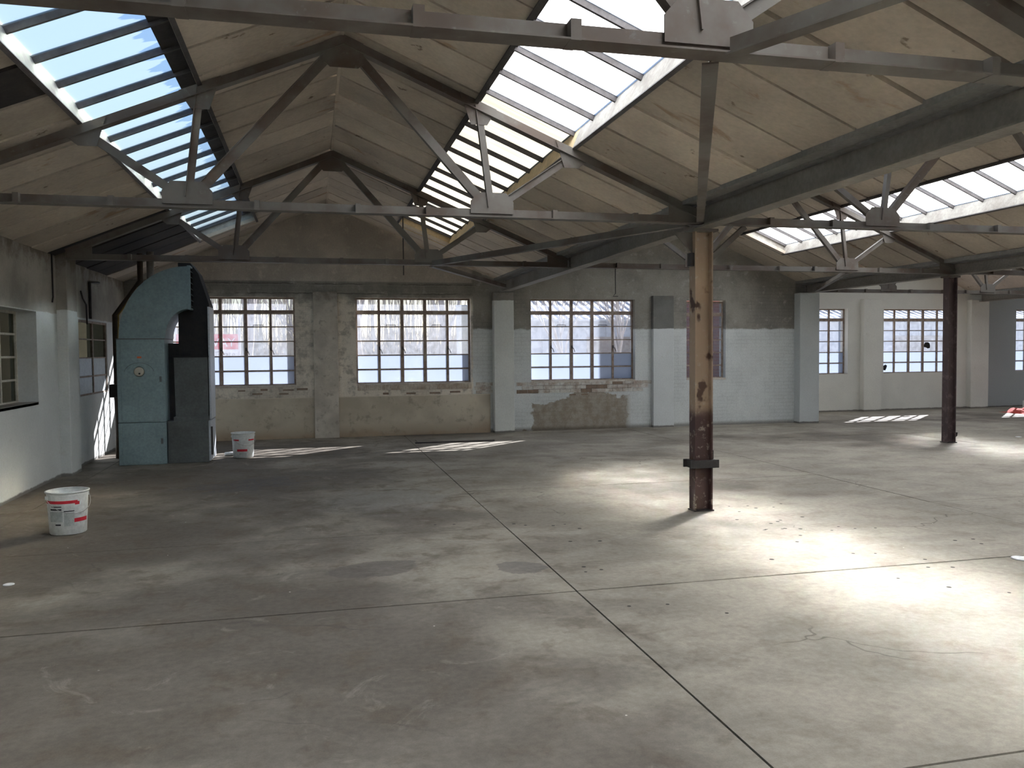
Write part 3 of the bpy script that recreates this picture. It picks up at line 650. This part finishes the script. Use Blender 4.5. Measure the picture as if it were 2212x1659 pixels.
def place_truss(b, y, label, first=[True]):
    if first[0]: t = proto; first[0] = False
    else:
        t = proto.copy(); COL.objects.link(t)
        for ch in list(proto.children):
            c = ch.copy(); COL.objects.link(c); c.parent = t
    t.location = (RX[b] if b else .31, y, 0); t['label'] = label; t['group'] = 'steel roof trusses'; return t
place_truss(0, TY[0], 'nearest steel roof truss, its tie and big gusset crossing the top of the picture')
place_truss(0, TY[1], 'complete steel roof truss in the nearer bay, its tie ending at the brown column')
place_truss(0, TY[2], 'steel roof truss nearest the end wall, above the teal heater')
place_truss(1, TY[1], 'roof truss of the middle bay springing from the brown column, across the bright skylight')
place_truss(1, TY[2], 'roof truss of the middle bay nearest the end wall, behind the first brown column')
place_truss(1, TY[0], 'roof truss of the middle bay at the upper right corner')
place_truss(2, 15.9, 'far roof truss in the further bay, its tie above the far windows')
place_truss(2, TY[2], 'roof truss of the further bay right of the dark column')
# ------------------------------------------------------------------ valley beams
def ibeam(name, x, y0, y1, z0, z1, w, label):
    t = thing(name, label, 'beam', (x, 0, 0))
    MB().box(-.006, .006, y0, y1, z0+.012, z1-.012).build('web', MT['beam'], t)
    MB().box(-w/2, w/2, y0, y1, z1-.014, z1).build('flange', MT['beam_edge'], t); MB().box(-w/2, w/2, y0, y1, z0, z0+.014).build('flange', MT['beam'], t)
    return t
ibeam('valley_beam', VX[1], Y0+.1, YW-.165, 2.78, 3.0, .16, 'dark steel valley beam running from the right edge over the brown column')
ibeam('valley_beam', VX[2], Y0+.1, YF-.05, 2.80, 3.0, .16, 'far steel valley beam over the dark column and the wall corner')
ibeam('valley_beam', VX[3], Y0+.1, YF-.17, 2.80, 3.0, .16, 'third valley beam in the furthest bay')
def plan_brace(p, q, label):
    mb = MB(); p = Vector(p); q = Vector(q)
    mb.bar(p, q, .075, .008, (0, 0, 1)); mb.bar(p-Vector((0, 0, .036)), q-Vector((0, 0, .036)), .008, .07, (0, 0, 1))
    o = mb.build('plan_brace', S); tag(o, label, 'brace', 'horizontal wind braces'); return o
plan_brace((RX[0]+1.36, TY[0]+.05, 2.85), (VX[1]-.09, TY[1]-.14, 2.86), 'flat steel brace dropping from the nearest big gusset to the brown column head')
plan_brace((RX[0]+1.40, TY[0]-.05, 2.85), (VX[1]-.09, -.9, 2.86), 'steel brace running from the nearest big gusset to the upper right')
plan_brace((RX[0]+1.36, TY[2]-.05, 2.85), (VX[1]-.09, TY[1]+.14, 2.86), 'pale-edged steel brace from the far truss to the brown column head')
plan_brace((RX[0]+1.36, TY[2]+.05, 2.85), (VX[1]-.12, YW-.6, 2.84), 'short steel brace from the far truss to the white pillar head')
plan_brace((RX[1]+1.36, TY[2]+.05, 2.85), (VX[2]-.12, YW-.6, 2.84), 'steel brace in the middle bay ending at the white wall corner')
# ------------------------------------------------------------------ columns
def hcol(name, x, y, w, d, top, mat, label):
    t = thing(name, label, 'column', (x, y, 0))
    MB().box(-w/2, -w/2+.014, -d/2, d/2, 0, top).build('flange', mat, t); MB().box(w/2-.014, w/2, -d/2, d/2, 0, top).build('flange', mat, t)
    MB().box(-w/2+.014, w/2-.014, -.005, .005, 0, top).build('web', mat, t)
    return t
c1 = hcol('steel_column', 3.745, 7.52, .19, .13, 2.78, MT['column'], 'brown steel column with peeling paint and a collar near its foot')
mb = MB(); mb.box(-.155, .155, -.085, -.067, .43, .51); mb.box(-.155, .155, .067, .085, .43, .51); mb.box(-.125, -.097, -.067, .067, .43, .51); mb.box(.097, .125, -.067, .067, .43, .51)
bevel(mb.build('collar', MT['iron'], c1), .003)
MB().tube([(.10, -.03, .515), (.10, -.03, .60)], .02, 8).build('bolt', MT['iron'], c1)
MB().box(-.13, .13, -.11, .11, 2.755, 2.779).build('cap_plate', MT['steel'], c1)
mb = MB(); mb.prism([(-.097, 2.55), (-.097, 2.75), (-.30, 2.75)], -.006, .006); mb.build('bracket', MT['steel'], c1)
MB().box(-.135, -.097, -.045, .03, 2.42, 2.55).build('junction_box', MT['iron'], c1)
MB().bar((.10, 0, 2.50), (.47, 0, 2.82), .05, .05, (0, 1, 0)).build('knee_brace', MT['steel'], c1)
MB().box(-.105, .105, -.075, .075, 0, .012).build('base_plate', MT['iron'], c1)
c2 = hcol('steel_column', 10.42, 11.78, .17, .13, 2.80, MT['column2'], 'dark maroon steel column far right in front of the far windows')
MB().box(-.12, .12, -.09, .09, 2.77, 2.80).build('cap_plate', MT['steel'], c2); MB().box(-.10, .10, -.08, .08, 0, .015).build('base_plate', MT['iron'], c2)
MB().tube([(.09, -.02, .10), (.13, -.02, .12), (.135, -.02, .17)], .022, 8).build('floor_bolt', MT['iron'], c2); MB().box(.085, .11, -.03, .03, 1.72, 1.83).build('switch_box', MT['iron'], c2)
# ------------------------------------------------------------------ warm air heater
h = thing('air_heater', 'tall teal sheet-metal warm air heater with a curved top duct, beside the left wall', 'heater', (-2.735, 12.83, 0))
T = MT['teal']
bevel(MB().box(0, .645, 0, .80, 0, .612).build('base_cabinet', T, h), .006)
bevel(MB().box(0, .645, 0, .80, .618, 1.82).build('upper_cabinet', T, h), .006)
bevel(MB().box(.055, .545, -.006, .004, .64, 1.80).build('door', T, h), .003)
bevel(MB().box(.055, .545, -.005, .004, .02, .60).build('access_panel', T, h), .003)
MB().box(.0, .645, -.004, .8, 1.815, 1.832).build('top_flange', MT['teal_dark'], h)
# elbow duct sweeping right
cx, cz = .985, 1.83; outer = []; inner = []
for k in range(13):
    a = math.pi-math.pi/2*k/12
    outer.append((cx+math.cos(a)*.955, cz+math.sin(a)*1.05)); inner.append((cx+math.cos(a)*.33, cz+math.sin(a)*.43))
MB().prism(outer+inner[::-1], .02, .78).build('elbow_duct', T, h)
lo = MB(); lo.box(.985, .995, .03, .77, 2.27, 2.87); lo.build('outlet_back', MT['black'], h)
for k in range(7):
    z_ = 2.31+k*.085; MB().bar((1.005, .04, z_), (1.005, .76, z_), .006, .06, (.7, 0, .7)).build('louvre', MT['teal_dark'], h)
mb = MB(); mb.box(.98, 1.02, .0, .03, 2.25, 2.89); mb.box(.98, 1.02, .77, .80, 2.25, 2.89); mb.box(.98, 1.02, .03, .77, 2.25, 2.275); mb.box(.98, 1.02, .03, .77, 2.865, 2.89); mb.build('outlet_frame', T, h)
bevel(MB().box(.65, 1.22, .05, .75, 0, .62).build('side_plenum', MT['teal_dark'], h), .006)
MB().box(.735, 1.225, .10, .72, .62, .675).build('plenum_collar', MT['teal_dark'], h)
mb = MB().prism([(.755, .675), (1.215, .675), (1.215, 1.55), (.745, 1.55)], .16, .74); mb.build('return_duct', MT['teal_dark'], h)
MB().box(.735, 1.232, .15, .75, 1.55, 1.575).build('duct_flange', MT['black'], h)
MB().prism([(.80, 1.575), (1.225, 1.575), (1.245, 2.33), (1.10, 2.80), (.99, 2.95), (.82, 2.95)], .26, .74).build('riser_duct', MT['black'], h)
MB().box(1.228, 1.252, .17, .74, .63, 2.30).build('lit_side_sheet', MT['galv'], h)  # pale sheet: window light on this side is put into its colour
MB().box(1.222, 1.245, .06, .74, .02, .61).build('lit_side_sheet', MT['galv'], h); MB().box(1.245, 1.27, .12, .14, .1, .52).build('grab_rail', MT['iron'], h)
MB().box(.645, .80, .34, .74, .62, 1.76).build('recess_shade_panel', MT['black'], h)  # black sheet added for the shade in the gap between the ducts
dl = MB().lathe([(0, .03), (.055, .03), (.066, .022), (.066, 0), (.075, 0), (.075, -.004)], 28).build('dial', MT['dial'], h, True); dl.location = (.30, -.006, 1.352); dl.rotation_euler = (math.pi/2, 0, 0)
kb = MB().lathe([(0, .045), (.012, .045), (.012, .03)], 12, (0.01, -.028, 0)).build('keyhole', MT['black'], dl)
bevel(MB().box(.275, .335, -.010, -.004, 1.545, 1.572).build('badge', MT['orange'], h), .003)
MB().tube([(.30+.20*math.cos(a_), -.012, 1.33+.15*math.sin(a_)) for a_ in [math.radians(10+16*k) for k in range(11)]], .0022, 5).build('wire_loop', MT['iron'], h)
for z_ in (.3, 1.2): MB().box(.57, .60, -.008, .002, z_, z_+.08).build('hinge', MT['teal_dark'], h)
o = MB().tube([(-2.93, 13.75, 0), (-2.93, 13.75, 2.20), (-2.56, 13.75, 2.72), (-2.56, 13.75, 3.15)], .045, 10).build('flue_pipe', MT['pipe_brown'], None, True); tag(o, 'brown bent pipe rising behind the left side of the heater', 'pipe')
o = MB().tube([(-2.87, 13.66, .3), (-2.87, 13.66, 2.2), (-2.58, 13.66, 2.62)], .014, 8).build('gas_pipe', MT['pipe_yel'], None, True); tag(o, 'thin ochre gas pipe beside the brown pipe', 'pipe')
o = MB().tube([(-2.44, 13.9, 2.5), (-2.44, 13.9, 3.2)], .055, 12).build('flue_stack', MT['flue'], None, True); tag(o, 'short grey flue passing up through the roof above the heater', 'flue')
o = MB().box(-3.0, -2.88, 13.55, 13.66, .95, 1.15).build('gas_valve', MT['iron']); bevel(o, .01); tag(o, 'dark valve box on the pipe left of the heater', 'valve')
# ------------------------------------------------------------------ buckets
def bucket(loc, rz, label, stripes):
    t = thing('paint_bucket', label, 'bucket', loc, 'white paint buckets', rotz=rz)
    Hh, rb, rt_ = .385, .150, .172
    tub = MB().lathe([(0, .002), (rb-.008, .002), (rb, .01), (rt_-.004, Hh-.03), (rt_-.004, Hh-.008), (rt_-.008, Hh-.008), (rb-.006, .02), (0, .015)], 40).build('tub', MT['bucket'], t, True)
    MB().lathe([(rt_-.006, Hh-.012), (rt_+.008, Hh-.012), (rt_+.010, Hh), (rt_-.003, Hh+.003), (rt_-.008, Hh-.004)], 40).build('rim', MT['bucket'], t, True)
    MB().lathe([(rt_-.003, Hh-.075), (rt_+.005, Hh-.072), (rt_+.005, Hh-.064), (rt_-.003, Hh-.061)], 40).build('rib', MT['bucket'], t, True) if False else None
    def r(z): return rb+(rt_-.004-rb)*(z-.01)/(Hh-.04)+.0012
    for a0, a1, z0, z1, m, nm in stripes:
        MB().lathe([(r(z0), z0), (r(z1), z1)], 14, a0=math.radians(a0), a1=math.radians(a1)).build(nm, MT[m], t, True)
    pts = [(math.cos(a)*(rt_+.012), math.sin(a)*(rt_+.012), Hh-.05-.14*math.sin((a-a_0)/math.pi*math.pi)) for a_0 in (math.radians(-160),) for a in [math.radians(-160+180*k/16) for k in range(17)]]
    MB().tube(pts, .0028, 5).build('wire_handle', MT['wire'], t, True)
    for a in (-160, 20): 
        a = math.radians(a); MB().box(-.012, .012, -.014, .014, Hh-.065, Hh-.035).build('handle_lug', MT['bucket'], t).location = (math.cos(a)*(rt_+.003), math.sin(a)*(rt_+.003), 0)
    return t
# angles are measured in the bucket frame; -90 faces the camera
ST1 = [(-172, -62, .285, .312, 'red', 'red_stripe'), (-70, -56, .272, .300, 'red', 'red_stripe'), (-72, -22, .115, .150, 'red', 'red_stripe'),
       (-140, -108, .255, .264, 'ink', 'print_line'), (-146, -108, .228, .241, 'ink', 'print_line'), (-102, -72, .214, .222, 'ink', 'print_line'),
       (-150, -106, .125, .215, 'greyprint', 'print_block'), (-102, -72, .085, .205, 'greyprint', 'print_block'), (-130, -112, .092, .104, 'ink', 'print_line')]
ST2 = [(-150, -112, .268, .29, 'red', 'red_stripe'), (-62, -20, .268, .29, 'red', 'red_stripe'), (-125, -68, .105, .14, 'red', 'red_stripe'), (-112, -72, .05, .085, 'greyprint', 'print_block')]
bucket((-2.17, 8.13, 0), math.radians(15), 'white paint bucket with red stripes standing near the left wall', ST1)
bucket((-1.065, 13.32, 0), math.radians(4), 'white paint bucket with red stripes standing in the sun right of the heater', ST2)
# small litter
def disc(name, x, y, r_, label, m='white_litter'):
    o = MB().lathe([(0, .006), (r_*.85, .006), (r_, .004), (r_, 0)], 18).build(name, MT[m], None, True, loc=(x, y, .0015)); tag(o, label, 'disc', 'white discs on the floor')
disc('white_disc', -2.09, 6.37, .036, 'small white disc on the floor at the left edge')
disc('white_disc', 5.19, 5.11, .075, 'white disc on the bright floor at the right edge')
disc('white_disc', 12.2, 12.13, .05, 'small white disc on the dark floor right of the dark column')
o = MB().tube([(-1.36, 13.55, .032), (-1.16, 13.62, .032)], .03, 12).build('white_tube', MT['white_litter'], None, True); tag(o, 'small white plastic tube lying left of the far bucket', 'tube')
o = MB().lathe([(0, .24), (.02, .24), (.022, .20), (.07, .17), (.085, .14), (.085, .01), (.075, 0), (0, 0)], 20).build('white_jug', MT['white_litter'], None, True, loc=(17.98, 17.6, 0)); o.scale = (1.4, 1.4, 1.4); tag(o, 'white plastic jug standing at the far right edge', 'jug')
mb = MB(); n = 14
for i in range(n+1):
    for j in range(n+1):
        u, v_ = i/n*2-1, j/n*2-1; rr = max(0, 1-(u*u+v_*v_))
        mb.v.append((u*.5, v_*.38, .002+.16*rr**.6*(.65+.5*math.sin(5*u+2*v_)*math.cos(4*v_-u))))
for i in range(n):
    for j in range(n):
        a = i*(n+1)+j; mb.f.append((a, a+n+1, a+n+2, a+1)); mb.mi.append(0)
o = mb.build('red_cloth', MT['redcloth'], None, True, loc=(16.95, 16.6, .002)); tag(o, 'crumpled red cloth heap on the floor at the far right edge', 'cloth')
# hanging bits and conduits
o = MB().tube([(1.47, 13.6, 3.86), (1.47, 13.6, 2.86)], .011, 6).build('hanging_rod', MT['iron'], None, True); tag(o, 'thin dark rod hanging below the end of the dimmed yellow skylight', 'rod')
o = MB().tube([(4.42, 11.68, 2.83), (4.42, 11.68, 2.45), (4.38, 11.68, 2.41), (4.46, 11.68, 2.41)], .007, 6).build('hanging_hook', MT['iron'], None, True); tag(o, 'thin hook hanging above the window right of the white pillar', 'hook')
o = MB().tube([(XLW+.02, 13.35, 2.05), (XLW+.02, 13.33, 2.34), (XLW+.02, 13.15, 2.42), (XLW+.02, 13.05, 2.52)], .012, 6).build('cable', MT['iron'], None, True); tag(o, 'dark cable on the wall above the milky window', 'cable')
o = MB().tube([(XLW+.021, 13.55, 2.14), (XLW+.021, 13.55, 2.68), (XLW+.021, 14.1, 2.72)], .02, 8).build('conduit', MT['iron'], None, True); tag(o, 'thin dark conduit on the wall behind the brown pipe', 'conduit')
o = MB().tube([(XLW+.012, 11.75, 2.95), (XLW+.012, 11.76, 2.35), (XLW+.012, 11.72, 2.28)], .01, 6).build('cable', MT['iron'], None, True); tag(o, 'dangling cable on the left wall next to the pilaster', 'cable')
# ------------------------------------------------------------------ outdoors
g = struct('ground', 'pale yard ground outside the windows', 'ground'); MB().box(-60, 90, 16.4, 110, -.3, -.12).build('yard', MT['tarmac'], g)
# estate sign
sg = thing('estate_sign', 'red and white board with white capitals outside the window by the heater', 'sign', (-1.80, 22.0, -.12))
MB().box(-.03, .03, .01, .07, 0, 2.66).build('post', MT['signwhite'], sg); MB().box(-1.55, -1.49, .01, .07, 0, 2.66).build('post', MT['signwhite'], sg)
MB().box(-1.5, -.035, -.02, .01, 1.83, 2.215).build('red_panel', MT['signred'], sg); MB().box(-1.5, -.035, -.02, .01, 1.2, 1.83).build('white_panel', MT['signwhite'], sg)
def solid(o, m):
    bpy.context.view_layer.update(); me = bpy.data.meshes.new_from_object(o.evaluated_get(bpy.context.evaluated_depsgraph_get()))
    n_ = bpy.data.objects.new('lettering', me); COL.objects.link(n_); n_.parent = o.parent; n_.location = o.location; n_.rotation_euler = o.rotation_euler
    bpy.data.objects.remove(o); return n_
def text(s, size, loc, m, parent, align='RIGHT'):
    cu = bpy.data.curves.new('lettering', 'FONT'); cu.body = s; cu.size = size; cu.extrude = .004; cu.align_x = align; cu.materials.append(MT[m])
    o = bpy.data.objects.new('lettering', cu); COL.objects.link(o); o.parent = parent; o.location = loc; o.rotation_euler = (math.pi/2, 0, 0); return solid(o, m)
text('EWAY', .30, (-.10, -.026, 1.90), 'signwhite', sg); text('Estate', .20, (-.10, -.026, 1.64), 'signgrey', sg)
# bare trees
def tree(loc, hgt, r0, seed, label, lean=0.0, depth=6):
    rnd = random.Random(seed); t = thing('bare_tree', label, 'tree', loc, 'bare trees outside'); tr = MB(); tw = MB()
    def grow(p, d, L, r, k):
        n = 3; path = [p]; q = p.copy(); dd = d.copy()
        for i in range(n):
            dd = (dd+Vector((rnd.uniform(-.14, .14), rnd.uniform(-.14, .14), rnd.uniform(0, .10)))).normalized(); q = q+dd*L/n; path.append(q.copy())
        (tr if k == 0 else tw).tube(path, [r*(1-.35*i/n) for i in range(n+1)], 6 if k < 2 else 4, False)
        if k >= depth: return
        nb = 3 if k else 5
        for b in range(nb):
            f = rnd.uniform(.35, 1.0) if b else 1.0; ix = f*n; i0 = min(int(ix), n-1); base = path[i0].lerp(path[i0+1], ix-i0)
            az = rnd.uniform(0, 2*math.pi); sp = rnd.uniform(.18, .48)
            nd = (dd+Vector((math.cos(az)*sp, math.sin(az)*sp, rnd.uniform(-.05, .3)))).normalized()
            grow(base, nd, L*rnd.uniform(.56, .72), r*.56, k+1)
    grow(Vector((0, 0, 0)), Vector((lean, 0, 1)).normalized(), hgt*.36, r0, 0)
    tr.build('trunk', MT['bark'], t, True); tw.build('branches', MT['twig'], t, True)
TR = [(-5.2, 25.5, 8, .16, 1), (-2.0, 27.5, 8.5, .17, 2), (.3, 23.8, 6.5, .08, 3), (1.7, 28.5, 9, .12, 4), (4.0, 27.0, 8.5, .11, 5), (6.0, 28.8, 9, .12, 6), (8.0, 25.6, 6.5, .07, 7), (10.4, 27, 6, .07, 8)]
LB = ['leftmost bare tree behind the estate sign', 'bare tree just right of the estate sign', 'slender bare tree close outside the window by the heater', 'bare tree at the left side of the middle window view', 'bare tree at the centre of the middle window view', 'bare tree behind the galvanised stack', 'slim bare tree before the grey shed, left', 'slim bare tree before the grey shed, right']
for (x, y, hh, r_, sd), lb in zip(TR, LB): tree((x, y, -.12), hh, r_, sd, lb, random.uniform(-.08, .08))
# brambles and dry brush along the boundary
rb_ = random.Random(3); mb = MB()
for k in range(4500):
    x = rb_.uniform(-10, 6.6); y = rb_.uniform(32, 35.5); hh = rb_.uniform(.5, 2.7)
    p = Vector((x, y, -.12)); q = p+Vector((rb_.uniform(-.7, .7), rb_.uniform(-.5, .5), hh)); m_ = (p+q)/2+Vector((rb_.uniform(-.3, .3), 0, hh*.15))
    mb.tube([p, m_, q], [.03, .022, .008], 3, False)
for k in range(330):
    x = rb_.uniform(-9, 6.0); y = rb_.uniform(32.2, 35.5); hh = rb_.uniform(3.5, 8.0); p = Vector((x, y, -.12)); d_ = Vector((rb_.uniform(-.12, .12), rb_.uniform(-.08, .08), 1)); pts = [p+d_*hh*f for f in (0, .4, .75, 1)]
    mb.tube(pts, [.035, .026, .015, .005], 3, False)
    for b_ in range(4):
        q = p+d_*hh*rb_.uniform(.3, .9); L_ = rb_.uniform(.5, 1.3); e_ = q+Vector((rb_.uniform(-.5, .5)*L_, rb_.uniform(-.2, .2)*L_, L_)); mb.tube([q, (q+e_)/2+Vector((0, 0, -.06)), e_], [.012, .009, .004], 3, False)
o = mb.build('brushwood', MT['bramble']); tag(o, 'dense thicket of bare brushwood and thin stems along the boundary beyond the windows', 'brushwood', None, 'stuff')
# corrugated shed beyond
sh = thing('metal_shed', 'long grey corrugated shed seen through the right-hand windows', 'shed', (8.2, 33, -.12))
MB().box(0, 42, 0, .2, 0, 3.05).build('wall', MT['clad'], sh)
for k in range(60): MB().box(.35+k*.7, .43+k*.7, -.05, .0, 0, 3.0).build('cladding_rib', MT['clad'], sh)
mb = MB(); mb.hexa([(-.5, -.5, 2.95), (42.5, -.5, 2.95), (-.5, 7, 5.3), (42.5, 7, 5.3), (-.5, -.5, 3.03), (42.5, -.5, 3.03), (-.5, 7, 5.38), (42.5, 7, 5.38)]); mb.build('roof', MT['asb'], sh)
mr = MB().bar((0, -.5, 3.04), (0, 7, 5.39), .12, .09, (1, 0, 0)).mesh('roof_rib', MT['asb'])
for k in range(120): link('roof_rib', mr, sh, loc=(-.4+k*.36, 0, 0))
for k in range(5): MB().box(3+k*7.5, 6+k*7.5, -.06, .01, 1.5, 2.3).build('shed_window', MT['frame'], sh)
# galvanised stack outside the middle window
o = MB().lathe([(.155, 0), (.155, 2.75), (.17, 2.76), (.17, 2.80), (0, 2.80)], 20).build('steel_stack', MT['galv'], None, True, loc=(3.42, 19.0, -.12)); tag(o, 'shiny galvanised stack outside the middle window', 'stack')
# brick outbuilding outside the narrow window
BH_ = 4.4
bo = thing('brick_outbuilding', 'red brick wall close outside the narrow window', 'outbuilding', (8.55, 18.1, -.12))
MB().box(.0, 1.76, .01, .5, 0, 5.2).build('core', MT['mortar_pale'], bo)  # raised past its brick courses to block sun at the narrow window
bf = MB().box(.005, .22, -.004, .02, .005, .07).mesh('brick', MT['brick_red']); bh = MB().box(.005, .1075, -.004, .02, .005, .07).mesh('brick', MT['brick_red'])
for r_ in range(12, 46):
    for k in range(7 if r_ % 2 else 7):
        link('brick', bf, bo, loc=((.1125 if r_ % 2 else 0)+k*.225, 0, r_*.075))
    if r_ % 2: link('brick', bh, bo, loc=(0, 0, r_*.075))
